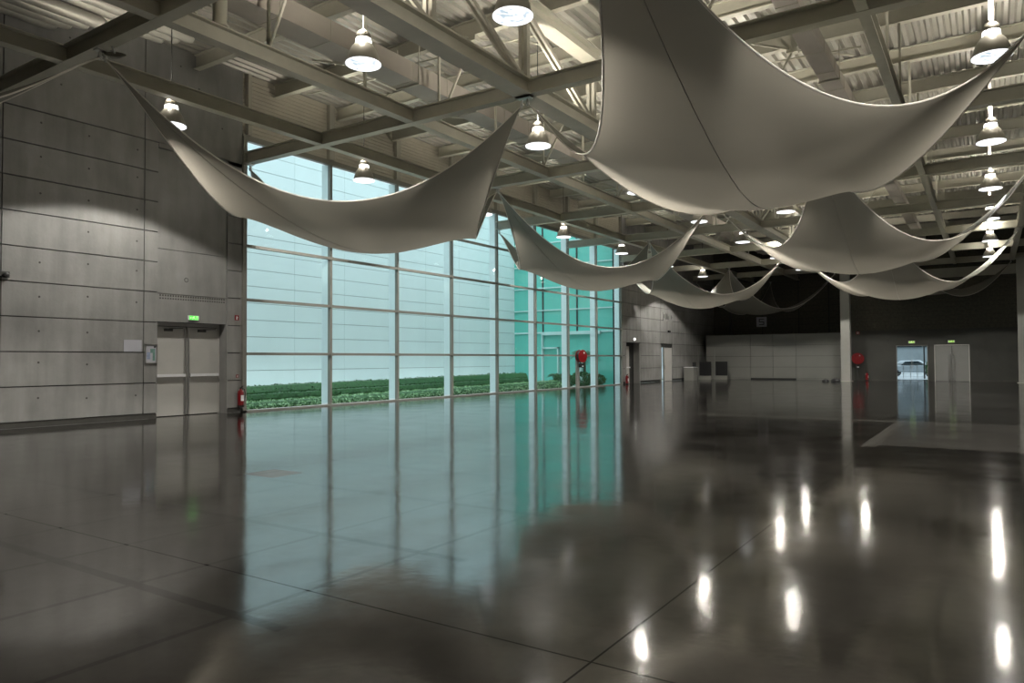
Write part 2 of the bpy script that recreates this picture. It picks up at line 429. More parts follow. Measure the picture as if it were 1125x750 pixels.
b = MB(); b.box(-.5, XR, YN-.3, YN, 0, ZR, PLAST); struct(b, 'wall_front')

# ceiling: corrugated deck
b = MB()
pitch, dep = .30, .085
prof = []
x = 0.0
while x < XR:
    prof += [(x, ZR-dep), (x+.10, ZR-dep), (x+.15, ZR), (x+.25, ZR)]; x += pitch
vs = []; fs = []
for i, (x, z) in enumerate(prof): vs += [(x, YN, z), (x, 62.2, z)]
for i in range(len(prof)-1): fs.append((2*i, 2*i+1, 2*i+3, 2*i+2))
b.add(vs, fs, DECK); b.box(-.6, XR+.3, YN-.3, 62.4, ZR+.01, ZR+.15, DECK)
ceil = struct(b, 'ceiling')
PY = [-5, -2, .9, 4.1, 7.05, 9.93, 12.8, 15.7, 18.5, 21.4, 24.35, 27.4, 30.6, 33.9, 37.2, 40.5, 43.8, 47.1, 50.4, 53.7, 57.0]
for y in PY:
    bb = MB(); bb.ibeam((0.02, y, 10.45), (XR-.02, y, 10.45), .20, .44, .03, STEEL); bb.build('purlin', ceil)

# rounded roof ribs that stop short beside the left wall
def rib(x, y1, z, nm='roof_rib'):
    bb = MB(); bb.tube([(x, YN+.2, z), (x, y1-.12, z), (x, y1-.05, z-.0), (x, y1, z+.03)], [.165, .165, .15, .10], DECK, n=16); bb.build(nm, ceil)
for x, y in ((.18, 8.75), (.52, 8.95), (.86, 9.2), (1.22, 9.5)): rib(x, y, 10.22)
for x, y in ((.95, 11.15), (1.3, 11.4), (1.66, 11.6)): rib(x, y, 10.56)

# ------------------------------------------------------------------ steel roof grid (one welded structure)
grid = thing('roof_grid', 'grey steel lattice of beams with a tall truss, hanging under the corrugated roof', 'roof truss', (10.64, 25, 7.97))
def gbuild(mb, name):
    o = mb.build(name, grid, origin=(10.64, 25, 7.97)); o.location = (0, 0, 0); return o
ZB = 7.97
XB = [3.55, 7.09, 10.64, 14.19, 18.08, 21.28, 24.8, 28.4]
for x in XB:
    bb = MB()
    if x == 10.64:
        bb.box(x-.24, x+.24, YN+.1, YF-.32, ZB, ZB+.04, STEEL); bb.box(x-.24, x+.24, YN+.1, YF-.32, ZB+.34, ZB+.38, STEEL)
        bb.box(x-.10, x-.07, YN+.1, YF-.32, ZB+.04, ZB+.34, STEEL); bb.box(x+.07, x+.10, YN+.1, YF-.32, ZB+.04, ZB+.34, STEEL)
    else:
        w = .20 if x == 18.08 else .26
        bb.ibeam((x, YN+.1, ZB+.01), (x, (YF if x > 11 else 61.9)-.32, ZB+.01), w, .36, .03, STEEL)
    gbuild(bb, 'long_beam')
XY = [Y0+j*M for j in (-6, -4, -2, 0, 2, 4, 6, 8, 10)] + [56.75]
for y in XY:
    bb = MB(); bb.ibeam((.02, y, ZB), (XR-.02, y, ZB), .26, .38, .032, STEEL); gbuild(bb, 'cross_beam')
# tall truss on the middle line
xT = 10.64; zt = 10.02
bb = MB(); bb.box(xT-.22, xT+.22, YN+.1, YF-.32, zt, zt+.04, STEEL); bb.box(xT-.22, xT+.22, YN+.1, YF-.32, zt+.34, zt+.38, STEEL); bb.box(xT-.04, xT+.04, YN+.1, YF-.32, zt+.04, zt+.34, STEEL)
gbuild(bb, 'top_chord')
for j in range(-6, 12):
    y = Y0+j*M
    if y > YF-1: break
    bb = MB()
    for s in (-1, 1): bb.box(xT+s*.075-.045, xT+s*.075+.045, y-.07, y+.07, ZB+.38, zt, STEELD)
    gbuild(bb, 'truss_post')
    y2 = y+M
    if y2 < YF-1:
        if j < 4: a, c = (xT, y+.12, zt), (xT, y2-.12, ZB+.38)
        else: a, c = (xT, y+.12, ZB+.38), (xT, y2-.12, zt)
        bb = MB()
        for s in (-1, 1): bb.bar((a[0]+s*.07, a[1], a[2]), (c[0]+s*.07, c[1], c[2]), .06, .11, STEELD)
        gbuild(bb, 'truss_diagonal')
# knee braces and thin posts up to the purlins
for y in PY[3:18]:
    for x in (7.09, 14.19, 18.08):
        bb = MB(); bb.box(x-.03, x+.03, y-.03, y+.03, ZB+.37, 10.46, STEEL); gbuild(bb, 'post')
for y in PY[5:16:2]:
    for x in (3.55, 7.09, 14.19):
        bb = MB()
        bb.bar((x, y-1.5, 10.40), (x+1.2, y, 10.40), .05, .05, STEEL); bb.bar((x+1.2, y, 10.40), (x+2.6, y+1.4, 10.40), .05, .05, STEEL)
        if x > 4: bb.tube([(x+.02, y, ZB+.36), (x+1.2, y, 10.38)], .035, STEEL, n=8)
        bb.tube([(x-2.2, y+.2, 10.38), (x+2.9, y+.6, 10.30)], .028, STEEL, n=8)
        bb.box(x+1.05, x+1.35, y-.12, y+.12, 10.30, 10.44, STEEL)
        gbuild(bb, 'brace')

# ducts
def duct(name, label, x0, x1, z0, z1, y0, y1):
    t = thing(name, label, 'duct', ((x0+x1)/2, y0, z0))
    bb = MB(); bb.box(x0, x1, y0, y1, z0, z1, DUCT)
    o = bb.build('duct_body', t, origin=tuple(t.location)); o.location = (0, 0, 0)
    y = y0+1.5
    while y < y1:
        bb = MB(); bb.box(x0-.012, x1+.012, y-.012, y+.012, z0-.012, z1+.012, STEELD); y += 1.5
        o = bb.build('duct_joint', t, origin=tuple(t.location)); o.location = (0, 0, 0)
    for yy in np.arange(y0+2, y1, 6.4):
        bb = MB()
        for x in (x0-.03, x1+.03): bb.box(x-.012, x+.012, yy-.012, yy+.012, z0-.03, 10.46, STEELD)
        bb.box(x0-.05, x1+.05, yy-.03, yy+.03, z0-.05, z0-.012, STEELD)
        o = bb.build('hanger', t, origin=tuple(t.location)); o.location = (0, 0, 0)
duct('air_duct', 'long beige rectangular air duct nearest the glass wall, between the first long beams', 6.0, 6.75, 9.35, 9.87, -6, 55)
duct('air_duct', 'narrower beige rectangular air duct running over the large right-hand sails', 16.08, 16.55, 9.4, 9.75, -6, 55)
for k, (y, lb) in enumerate(((8.05, 'left one of two short vertical pipes standing on the roof beam above the door'), (8.75, 'right one of two short vertical pipes standing on the roof beam above the door'))):
    bb = MB(); bb.lathe([(.14, 0), (.14, 2.05)], STEEL, n=20, cap=True); bb.lathe([(.18, 0), (.18, .04)], STEEL, n=20)
    o = bb.build('vertical_pipe'); o.location = (7.09, y, ZB+.37); tag(o, lb, 'pipe', 'vertical pipes above the door')

# ------------------------------------------------------------------ pendant lamps
def lamp_mesh():
    body = MB()
    body.lathe([(.335, .0), (.335, .012), (.325, .06), (.305, .14), (.275, .23), (.235, .31), (.185, .375), (.165, .395), (.158, .39), (.18, .365), (.228, .30), (.268, .22), (.298, .13), (.318, .055), (.325, .005), (.335, 0)], HOUSING, n=32, cap=False)
    rim = MB(); rim.lathe([(.322, -.006), (.345, -.004), (.345, .014), (.322, .014), (.322, -.006)], RIMM, n=32, cap=False)
    lens = MB(); lens.lathe([(.0, .03), (.10, .022), (.2, .02), (.322, .022)], LENS, n=32, cap=False)
    glow = MB(); glow.lathe([(.162, .395), (.158, .44), (.150, .50)], COLLAR, n=28, cap=False)
    cap = MB(); cap.lathe([(.150, .50), (.152, .53), (.143, .58), (.12, .625), (.08, .66), (.035, .675), (.03, .70), (.0, .70)], CAPM, n=28, cap=False)
    for k in range(3):
        a = 2*PI*k/3; cap.bar((math.cos(a)*.155, math.sin(a)*.155, .39), (math.cos(a)*.148, math.sin(a)*.148, .52), .014, .01, CAPM)
    return [('housing', body), ('rim', rim), ('lens', lens), ('glow_collar', glow), ('cap', cap)]
def make_lamp(kind):
    r = bpy.data.objects.new('pendant_lamp', None); COL.objects.link(r)
    for nme, mb in lamp_mesh(): mb.build(nme, r)
    bb = MB()
    if kind == 'rod': bb.lathe([(.045, .70), (.045, 3.05)], RODM, n=14); bb.lathe([(.05, 1.9), (.05, 1.92)], CAPM, n=14)
    else: bb.lathe([(.012, .70), (.012, 3.05)], CORD, n=8)
    bb.build('suspension_rod' if kind == 'rod' else 'suspension_cord', r)
    return r
glw = bpy.data.lights.new('collar_glow', 'POINT'); glw.energy = 32; glw.color = (1, .94, .84); glw.shadow_soft_size = .05
glw2 = glw.copy(); glw2.energy = 72
LX = [3.25, 9.80, 13.30, 20.05]
LY = [10.05, 16.6, 23.2, 29.65, 36.1, 42.9, 49.5]
rown = ['row by the glass wall', 'second row from the glass wall', 'third row from the glass wall', 'right-hand row on thick rods']
ordn = ['nearest the camera', 'second from the camera', 'third from the camera', 'fourth from the camera', 'fifth from the camera', 'sixth from the camera', 'farthest from the camera']
protoA = make_lamp('cord'); protoB = make_lamp('rod'); used = {protoA: False, protoB: False}
spot = bpy.data.lights.new('lamp_downlight', 'SPOT'); spot.energy = 1500; spot.spot_size = math.radians(129.5); spot.spot_blend = .08
spot.color = (1, .96, .90); spot.shadow_soft_size = .22
upl = bpy.data.lights.new('lamp_uplight', 'SPOT'); upl.energy = 360; upl.spot_size = math.radians(158); upl.spot_blend = .5; upl.color = (1, .92, .8); upl.shadow_soft_size = .06
upl0 = upl.copy(); upl0.spot_size = math.radians(125); upl0.energy = 260
def near_note(i, j):
    return {(0, 0): ', behind a sail tip', (0, 1): '', (0, 2): ', hidden',
            (1, 0): ', above the left sail', (2, 0): ', at photo top',
            (2, 1): ', behind largest sail'}.get((i, j), '')
for i, x in enumerate(LX):
    for j, y in enumerate(LY):
        if (i, j) == (3, 0): pass
        p = protoB if i == 3 else protoA
        if not used[p]: o = p; used[p] = True
        else: o = dup(p, (0, 0, 0))
        o.location = (x, y, 7.4)
        k = 'fixture' 
        tag(o, 'grey pendant lamp %s, %s%s' % (ordn[j], rown[i], near_note(i, j) if (i, j) != (0, 2) else ''), 'pendant lamp', 'bell-shaped pendant lamps under the roof')
        l = bpy.data.objects.new('downlight', spot); COL.objects.link(l); l.location = (x, y, 7.37)
        l = bpy.data.objects.new('uplight', upl if i else upl0); COL.objects.link(l); l.location = (x, y-.14, 8.16); l.rotation_euler = (PI, 0, 0)
        l = bpy.data.objects.new('collar_glow', glw if i == 0 else glw2); COL.objects.link(l); l.location = (x+.05, y-.15, 8.14)
# lamps of the bay behind the camera light the foreground too
for x in LX[1:]:
    l = bpy.data.objects.new('downlight', spot); COL.objects.link(l); l.location = (x, 3.4, 7.37)
    l = bpy.data.objects.new('uplight', upl); COL.objects.link(l); l.location = (x, 3.26, 8.16); l.rotation_euler = (PI, 0, 0)
for x in LX[1:]:
    o = dup(protoA, (x, 3.4, 7.4)); tag(o, 'bell-shaped pendant lamp above the camera, outside the picture, %s' % {9.8: 'left', 13.3: 'middle', 20.05: 'right'}[x], 'pendant lamp', 'bell-shaped pendant lamps above the camera')

# ------------------------------------------------------------------ fabric sails
def edge_curve(P, Q, C, s, p, k, n):
    t = np.linspace(0, 1, n)[:, None]; m = (P+Q)/2; inw = C-m; inw[2] = 0; inw /= np.linalg.norm(inw)
    return P+(Q-P)*t+inw*p*(4*t*(1-t))-np.array([0, 0, s])*(4*t*(1-t))**k
EP = dict(NE=(2.6, .12, 1.05), NW=(2.25, .95, 1.15), ES=(2.5, 1.0, 1.15), SW=(2.6, .95, 1.15))
def sail(name, label, corners, centre, belly=.9, ep=EP, n=41, proto=None):
    cx, cy, cz = centre
    Nn, Ee, Ss, Ww = [np.array(c, float)-np.array([cx, cy, 0]) for c in corners]
    C = np.zeros(3)
    ne = edge_curve(Nn, Ee, C, *ep['NE'], n); es = edge_curve(Ee, Ss, C, *ep['ES'], n)
    nw = edge_curve(Nn, Ww, C, *ep['NW'], n); ws = edge_curve(Ww, Ss, C, *ep['SW'], n)
    G = np.zeros((n, n, 3))   # u: N->E side, v: N->W side ; G[u,v]
    u = np.linspace(0, 1, n)
    for a in range(n):
        for c in range(n):
            U, V = u[a], u[c]
            G[a, c] = (1-V)*ne[a]+V*ws[a]+(1-U)*nw[c]+U*es[c]-((1-U)*(1-V)*Nn+U*(1-V)*Ee+(1-U)*V*Ww+U*V*Ss)
    G[0, :] = nw; G[-1, :] = es; G[:, 0] = ne; G[:, -1] = ws
    for it in range(900):
        G[1:-1, 1:-1] = .25*(G[:-2, 1:-1]+G[2:, 1:-1]+G[1:-1, :-2]+G[1:-1, 2:])
    bump = np.outer(np.sin(PI*u), np.sin(PI*u))
    G[..., 2] -= belly*bump
    G[..., 2] -= 0
    t = thing(name, label, 'fabric sail', (cx, cy, 0), 'four-cornered white fabric sails under the roof')
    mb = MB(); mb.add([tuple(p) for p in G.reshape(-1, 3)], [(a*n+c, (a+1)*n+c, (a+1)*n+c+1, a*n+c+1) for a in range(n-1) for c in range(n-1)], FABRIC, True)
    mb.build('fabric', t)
    for e in (ne, es, nw, ws):
        hb = MB(); hb.tube([tuple(p) for p in e], .016, HEM, n=6); hb.build('hem', t)
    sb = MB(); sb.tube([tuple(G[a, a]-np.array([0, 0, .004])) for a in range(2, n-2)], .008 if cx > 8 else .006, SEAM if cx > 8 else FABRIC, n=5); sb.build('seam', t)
    for c in (Nn, Ee, Ss, Ww):
        cb = MB()
        d = -np.array([c[0], c[1], 0]); d = d/np.linalg.norm(d)
        p0 = c+np.array([0, 0, .12])
        cb.bar(tuple(c+d*.02-np.array([0, 0, .05])), tuple(p0), .05, .05, STEELB)
        cb.lathe([(.05, -.02), (.05, .03)], STEELB, n=12, o=tuple(c))
        cb.box(c[0]-.09, c[0]+.09, c[1]-.09, c[1]+.09, ZB-.03, ZB-.005, STEELB)
        cb.build('corner_clamp', t)
    return t
ZS = 7.80
def four(cx, hx, hxl, cy, hy=7.1, ys=None):
    return [(cx, cy-hy+.05, ZS), (cx+hx, cy, ZS), (cx, (cy+hy-.05) if ys is None else ys, ZS), (cx-hxl, cy, ZS)]
sl = {}
for k, (cy, lb) in enumerate(((.45, 'white fabric sail cut by the left edge of the photo above the concrete wall'),
                              (14.65, 'white fabric sail hanging in front of the left end of the glass wall'),
                              (28.85, 'white fabric sail hanging in front of the far end of the glass wall'),
                              (43.05, 'white fabric sail above the benches, in front of the far concrete wall'))):
    c = four(4.93, 5.6, 4.9, cy)
    c[3] = (.12, c[3][1], ZS)
    if k == 0: sl[0] = sail('fabric_sail', lb, c, (4.93, cy, 0))
    else:
        o = dup(sl[0], (4.93, cy, 0)); o['label'] = lb
c = four(4.93, 5.6, 4.8, 57.25, ys=61.5)
sail('fabric_sail', 'small distant white fabric sail at the dark back wall, left of the grey column', c, (4.93, 57.25, 0), belly=.6)
sl[5] = None
for k, (cy, lb) in enumerate(((14.65, 'largest white fabric sail, bulging over the middle at the top right'),
                              (28.85, 'white fabric sail directly behind the largest one on the right'),
                              (43.05, 'third white fabric sail of the right-hand row, above the white double door'))):
    c = four(15.9, 5.3, 5.2, cy)
    if k == 0: sl[5] = sail('fabric_sail', lb, c, (15.9, cy, 0))
    else:
        o = dup(sl[5], (15.9, cy, 0)); o['label'] = lb
c = [(15.9, 50.2, ZS), (21.2, 56.6, ZS), (15.9, 57.1, ZS), (12.4, 56.6, ZS)]
sail('fabric_sail', 'last white fabric sail of the right-hand row, half hidden against the back wall', c, (15.9, 54.5, 0), belly=.3,
     ep=dict(NE=(2.3, .1, 1.05), NW=(2.2, .6, 1.1), ES=(1.6, .1, 1.1), SW=(1.6, .1, 1.1)))
bpy.data.objects.remove(bpy.data.objects.new('x', None))

# ------------------------------------------------------------------ doors
def leaf(b, x, y0, y1, z1=2.66):
    b.box(x-.05, x, y0, y1, .02, z1, DOORM)
b = MB()
b.box(-.45, -.38, 11.65, 11.70, 0, 2.72, DOORM); b.box(-.45, -.38, 13.86, 13.90, 0, 2.72, DOORM); b.box(-.45, -.38, 11.65, 13.9, 2.68, 2.78, DOORM)
b.box(-.47, -.45, 11.65, 13.9, 0, 2.78, DARKGAP)
d = struct(b, 'door_1')
for y0, y1 in ((11.71, 12.76), (12.80, 13.86)):
    bb = MB(); leaf(bb, -.39, y0, y1); lf = bb.build('door_leaf', d)
    bb = MB(); bb.box(-.34, -.27, y0+.06, y1-.06, 1.17, 1.25, WHITE); bb.box(-.39, -.34, y0+.08, y0+.13, 1.16, 1.26, STEELB); bb.box(-.39, -.34, y1-.13, y1-.08, 1.16, 1.26, STEELB); bb.build('panic_bar', lf)
    bb = MB(); bb.box(-.39, -.36, y1-.06 if y0 < 12 else y0+.01, y1-.01 if y0 < 12 else y0+.06, .05, 2.6, STEELB); bb.build('lock_rail', lf)
    bb = MB(); bb.box(-.39, -.33, y0+.35, y0+.6, 2.52, 2.6, DARKMET); bb.bar((-.35, y0+.5, 2.6), (-.30, y0+.9, 2.62), .025, .02, DARKMET); bb.build('door_closer', lf)
b = MB()   # far niche door
b.box(-.5, -.44, 43.75, 45.95, 0, 2.72, DARKGAP)
d = struct(b, 'door_2')
bb = MB(); bb.box(-.44, -.38, 43.85, 45.0, .02, 2.5, DOORM); lf = bb.build('door_leaf', d)
bb = MB(); bb.box(-.36, -.28, 43.9, 44.95, 1.05, 1.13, WHITE); bb.box(-.38, -.36, 43.95, 44.05, 1.05, 1.13, DARKMET); bb.build('panic_bar', lf)
b = MB()
b.box(-.14, -.04, 49.7, 49.95, 0, 2.72, MULL); b.box(-.14, -.04, 50.42, 50.48, 0, 2.72, MULL); b.box(-.14, -.04, 49.7, 52.05, 2.5, 2.72, DARKMET)
d = struct(b, 'door_3')
bb = MB(); bb.box(-.12, -.06, 50.5, 52.0, .02, 2.48, DOORM); lf = bb.build('door_leaf', d)
bb = MB(); bb.box(-.06, -.02, 50.55, 50.6, .9, 1.2, STEELB); bb.build('door_handle', lf)
bb = MB(); bb.add([(-.1, 49.95, .02), (-.1, 50.42, .02), (-.1, 50.42, 2.5), (-.1, 49.95, 2.5)], [(0, 1, 2, 3)], GLASS2); bb.build('side_pane', d, recalc=False)
# back glass doorway
b = MB()
b.box(GX0, GX0+.05, YF+.05, YF+.15, 0, DZ, MULL); b.box(GX1-.05, GX1, YF+.05, YF+.15, 0, DZ, MULL); b.box(GX0, GX1, YF+.05, YF+.15, DZ-.06, DZ, MULL)
b.box(GX0, GX1, YF, YF+.3, -.05, .0, STEELD)
d = struct(b, 'door_4')
for x0, x1 in ((GX0+.05, (GX0+GX1)/2-.01), ((GX0+GX1)/2+.01, GX1-.05)):
    bb = MB(); bb.add([(x0, YF+.1, .03), (x1, YF+.1, .03), (x1, YF+.1, DZ-.07), (x0, YF+.1, DZ-.07)], [(0, 1, 2, 3)], GLASS2); lf = bb.build('glass_leaf', d, recalc=False)
    bb = MB(); xm = x1-.03 if x0 < 15 else x0+.03; bb.box(xm-.012, xm+.012, YF+.02, YF+.09, .9, 1.5, STEELB); bb.build('door_handle', lf)
b = MB()
for x0, x1, z0, z1 in ((DX0, DX0+.06, 0, DZ), (DX1-.06, DX1, 0, DZ), (DX0, DX1, DZ-.06, DZ)): b.box(x0, x1, YF-.03, YF+.2, z0, z1, DOORM)
b.box(DX0, DX1, YF+.14, YF+.2, 0, DZ, DARKGAP)
d = struct(b, 'door_5')
xm = (DX0+DX1)/2
for x0, x1, s in ((DX0+.07, xm-.01, -1), (xm+.01, DX1-.07, 1)):
    bb = MB(); bb.box(x0, x1, YF+.04, YF+.09, .02, DZ-.08, DOORDIM); lf = bb.build('door_leaf', d)
    bb = MB(); bb.box(xm+s*.06-.02 if s < 0 else xm+.06, xm+s*.06 if s < 0 else xm+.08+.0, YF-.02, YF+.04, .25, 2.0, STEELB); bb.box(xm+s*.16-.045, xm+s*.16+.045, YF+.03, YF+.04, .1, 1.75, STEELB); bb.build('pull_handle', lf)

# ------------------------------------------------------------------ columns
def column(label, x, y):
    t = thing('column', label, 'column', (x, y, 0))
    bb = MB(); w = .3
    bb.box(-w, w, -.03-.25, -.25+.03, .03, 7.97, COLM); bb.box(-w, w, .22, .28, .03, 7.97, COLM); bb.box(-.05, .05, -.25, .25, .03, 7.97, COLM); bb.box(-w+.02, w-.02, -.24, .24, .03, 7.9, COLM)
    bb.build('shaft', t, bevel=.01)
    bb = MB(); bb.box(-.38, .38, -.36, .36, 0, .03, STEELD); bb.build('base_plate', t)
column('pale steel column in front of the back wall, beside the red hose reel', 11.48, 55.6)
column('pale steel column at the right edge of the photo', 21.75, 55.6)

# white movable partition
t = thing('partition_wall', 'long low white panelled partition in front of the dark back wall', 'partition', (5.7, 58.5, 0))
def pb(mb, nm, mod=None):
    o = mb.build(nm, t, origin=tuple(t.location)); o.location = (0, 0, 0); return o
xs = [.45, 4.05, 5.78, 7.5, 11.1]; zs = [.10, .97, 1.82, 2.67, 3.55]
for a, c in zip(xs[:-1], xs[1:]):
    bb = MB()
    for z0, z1 in zip(zs[:-1], zs[1:]): bb.box(a+.014, c-.014, 58.42, 58.5, z0+.012, z1-.012, PARTI)
    pb(bb, 'panel')
bb = MB(); bb.box(.45, 11.1, 58.47, 58.6, .05, 3.57, PJOINT); pb(bb, 'frame')
bb = MB(); bb.box(4.05, 7.5, 58.40, 58.5, 0, .10, BLACK); bb.box(.45, 4.05, 58.44, 58.5, 0, .1, PARTI); bb.box(7.5, 11.1, 58.44, 58.5, 0, .1, PARTI); pb(bb, 'base_strip')

# ------------------------------------------------------------------ signs and fittings
def wallplate(name, label, cat, x, y0, y1, z0, z1, m, th=.02, group=None):
    b = MB(); b.box(0, th, -(y1-y0)/2, (y1-y0)/2, 0, z1-z0, m)
    return b
def exit_sign(label, x, y, z, w, h, face, ax='x', m1=EXITG, m2=EXITW):
    t = thing('exit_sign', label, 'exit sign', (x, y, z))
    def bx(b, a0, a1, d0, d1, z0, z1, m):
        b.box(d0, d1, a0, a1, z0, z1, m) if ax == 'x' else b.box(a0, a1, -d1, -d0, z0, z1, m)
    bb = MB(); bx(bb, -w/2-.03, w/2+.03, 0, .05, -.01, h+.01, WHITE); bb.build('housing', t)
    bb = MB(); bx(bb, -w/2, w/2, .05, .056, .0, h, m1)
    # running figure, doorway and arrow
    k = w/2
    bx(bb, -.02*1, .02, .056, .06, h*.35, h*.8, m2); bx(bb, -.01, .015, .056, .06, h*.82, h*.95, m2)
    bx(bb, -.06, -.02, .056, .06, h*.55, h*.66, m2); bx(bb, -.05, -.02, .056, .06, h*.12, h*.36, m2); bx(bb, .02, .06, .056, .06, h*.2, h*.36, m2)
    bx(bb, k*.55, k*.62, .056, .06, h*.15, h*.9, m2); bx(bb, k*.8, k*.87, .056, .06, h*.15, h*.9, m2); bx(bb, k*.55, k*.87, .056, .06, h*.82, h*.9, m2)
    bx(bb, -k*.85, -k*.4, .056, .06, h*.42, h*.56, m2); bx(bb, -k*.85, -k*.72, .056, .06, h*.3, h*.68, m2)
    bb.build('sign_face', t)
exit_sign('lit green exit sign on the concrete above the left double door', -.05, 12.77, 2.87, .28, .115, None)
exit_sign('dim green exit sign above the glass doorway in the back wall', 15.4, YF, 2.66, .34, .14, None, 'y', EXITY, EXITW)
exit_sign('dim green exit sign above the white double door in the back wall', 17.78, YF, 2.66, .34, .14, None, 'y', EXITY, EXITW)
# grey plaque and framed notice
b = MB(); b.box(0, .015, -.25, .25, 0, .33, LILAC); o = b.build('wall_plaque'); o.location = (0, 10.92, 1.90); tag(o, 'blank pale lilac-grey plaque on the concrete wall left of the framed notice', 'plaque')
t = thing('notice_frame', 'framed safety notice on the concrete beside the left double door', 'notice', (0, 11.44, 1.57))
bb = MB(); bb.box(0, .04, -.18, -.15, 0, .55, STEELB); bb.box(0, .04, .15, .18, 0, .55, STEELB); bb.box(0, .04, -.18, .18, 0, .03, STEELB); bb.box(0, .04, -.18, .18, .52, .55, STEELB); bb.build('frame', t)
bb = MB(); bb.box(.005, .02, -.15, .15, .03, .52, LILAC)
PG = mat('notice_plan_green', (.13, .24, .2), .6, noise=.3, nscale=14); PB = mat('notice_plan_blue', (.25, .3, .42), .6, noise=.3, nscale=12)
bb.box(.02, .022, .08, .14, .44, .5, DARKMET); bb.box(.02, .022, -.02, .12, .3, .42, PG); bb.box(.02, .022, .05, .12, .08, .3, PG); bb.box(.02, .022, -.12, -.02, .12, .32, PB); bb.build('sheet', t)
def firesign(label, y, z, s, x=0.0):
    t = thing('fire_sign', label, 'sign', (x, y, z))
    bb = MB(); bb.box(0, .008, -s/2, s/2, 0, s*1.1, RED); bb.build('plate', t)
    bb = MB(); bb.box(.008, .011, -s*.12, s*.12, s*.15, s*.75, WHITE); bb.box(.008, .011, -s*.05, s*.05, s*.75, s*.95, WHITE); bb.box(.008, .011, s*.12, s*.3, s*.6, s*.68, WHITE); bb.build('symbol', t)
firesign('small red fire point sign high on the pilaster beside the glass wall', 14.25, 2.92, .15)
firesign('tiny red sign just above the fire extinguisher beside the glass wall', 14.28, 1.1, .09)
b = MB(); b.box(-.12, .12, -.03, 0, 0, .22, RED); b.box(-.06, .06, -.035, -.03, .05, .17, WHITE); b.box(-.03, .03, -.038, -.035, .07, .15, RED)
o = b.build('fire_sign'); o.location = (11.98, YF, 3.35); tag(o, 'small red sign high on the back wall above the hose reel', 'sign')
def extinguisher(label, x, y, z, k=1.0):
    t = thing('fire_extinguisher', label, 'fire extinguisher', (x, y, z))
    bb = MB(); bb.lathe([(.0, 0), (.075*k, 0), (.085*k, .02), (.085*k, .40*k), (.07*k, .455*k), (.03*k, .49*k), (.025*k, .52*k), (0, .52*k)], RED, n=20, cap=False); bb.lathe([(.087*k, .0), (.087*k, .06*k)], BLACK, n=20, cap=False); bb.box(.05*k, .09*k, -.05*k, .05*k, .18*k, .34*k, WHITE); bb.build('cylinder', t)
    bb = MB(); bb.bar((-.03, 0, .53*k), (.09, .02, .60*k), .03, .02, BLACK); bb.bar((-.03, 0, .53*k), (.08, .02, .55*k), .03, .015, BLACK); bb.lathe([(.025*k, .50*k), (.025*k, .56*k)], BLACK, n=12); bb.build('valve', t)
    bb = MB(); bb.tube([(.02, .02, .54*k), (.06, .10, .50*k), (.07, .115, .36*k), (.06, .1, .18*k)], .012, BLACK, n=8); bb.build('hose', t)
    bb = MB(); bb.box(-.1, -.075, -.03, .03, .35*k, .5*k, STEELB); bb.bar((-.09, -.09, .42*k), (-.02, -.09, .42*k), .01, .03, STEELB); bb.build('bracket', t)
extinguisher('red fire extinguisher on the pilaster left of the glass wall', .11, 14.33, .17, 1.12)
extinguisher('red fire extinguisher standing where the glass wall meets the far concrete wall', .16, 43.45, .0, 1.15)
extinguisher('red fire extinguisher under the back-wall hose reel', 12.55, YF-.2, .0, 1.1)
def reel(label, x, y, z, face, post=True, r=.36):
    """hose reel; disc axis along face vector"""
    t = thing('hose_reel', label, 'hose reel', (x, y, 0))
    ang = math.atan2(face[1], face[0])
    def fin(mb, nm):
        o = mb.build(nm, t); o.rotation_euler = (0, 0, ang); return o
    bb = MB()
    bb.lathe([(.06, -.13), (r, -.13), (r, -.11), (r*.55, -.10)], REDD, n=28, o=(0, 0, z), axis='x', cap=False)
    bb.lathe([(r*.55, .10), (r, .11), (r, .13), (.06, .13), (0, .14)], RED, n=28, o=(0, 0, z), axis='x', cap=False)
    for k in range(6):
        a = 2*PI*k/6; bb.box(.131, .137, -.0+math.cos(a)*r*.6-.04, math.cos(a)*r*.6+.04, z+math.sin(a)*r*.6-.04, z+math.sin(a)*r*.6+.04, WHITE if k == 1 else REDD)
    fin(bb, 'drum')
    bb = MB()
    for q in range(4): bb.lathe([(r*.82, -.09+q*.05), (r*.86, -.075+q*.05), (r*.86, -.055+q*.05), (r*.82, -.04+q*.05)], BLACK, n=28, o=(0, 0, z), axis='x', cap=False)
    bb.tube([(.0, -.1, z-r*.8), (.03, -.05, z-r-.15), (.05, .05, z-r-.3), (.02, .08, z-r-.15)], .025, BLACK, n=8)
    fin(bb, 'hose')
    bb = MB()
    if post: bb.box(-.36, -.22, -.09, .09, 0, z+.1, COLM); bb.box(-.3, -.1, -.03, .03, z-.03, z+.03, DARKMET)
    else: bb.box(-.24, -.12, -.05, .05, 0, z+.05, DARKMET)
    fin(bb, 'post' if post else 'wall_bracket')
    bb = MB(); bb.box(-.1, .12, -.12, .12, z-r-.28, z-r-.05, BLACK); bb.box(.12, .125, -.06, .06, z-r-.24, z-r-.18, WHITE); fin(bb, 'valve_box')
reel('red fire hose reel on a pale post in front of the glass wall', .62, 36.25, 1.82, (1, -.25))
reel('red fire hose reel on the back wall beside the grey column', 11.98, YF-.30, 1.6, (.25, -1), post=False, r=.40)
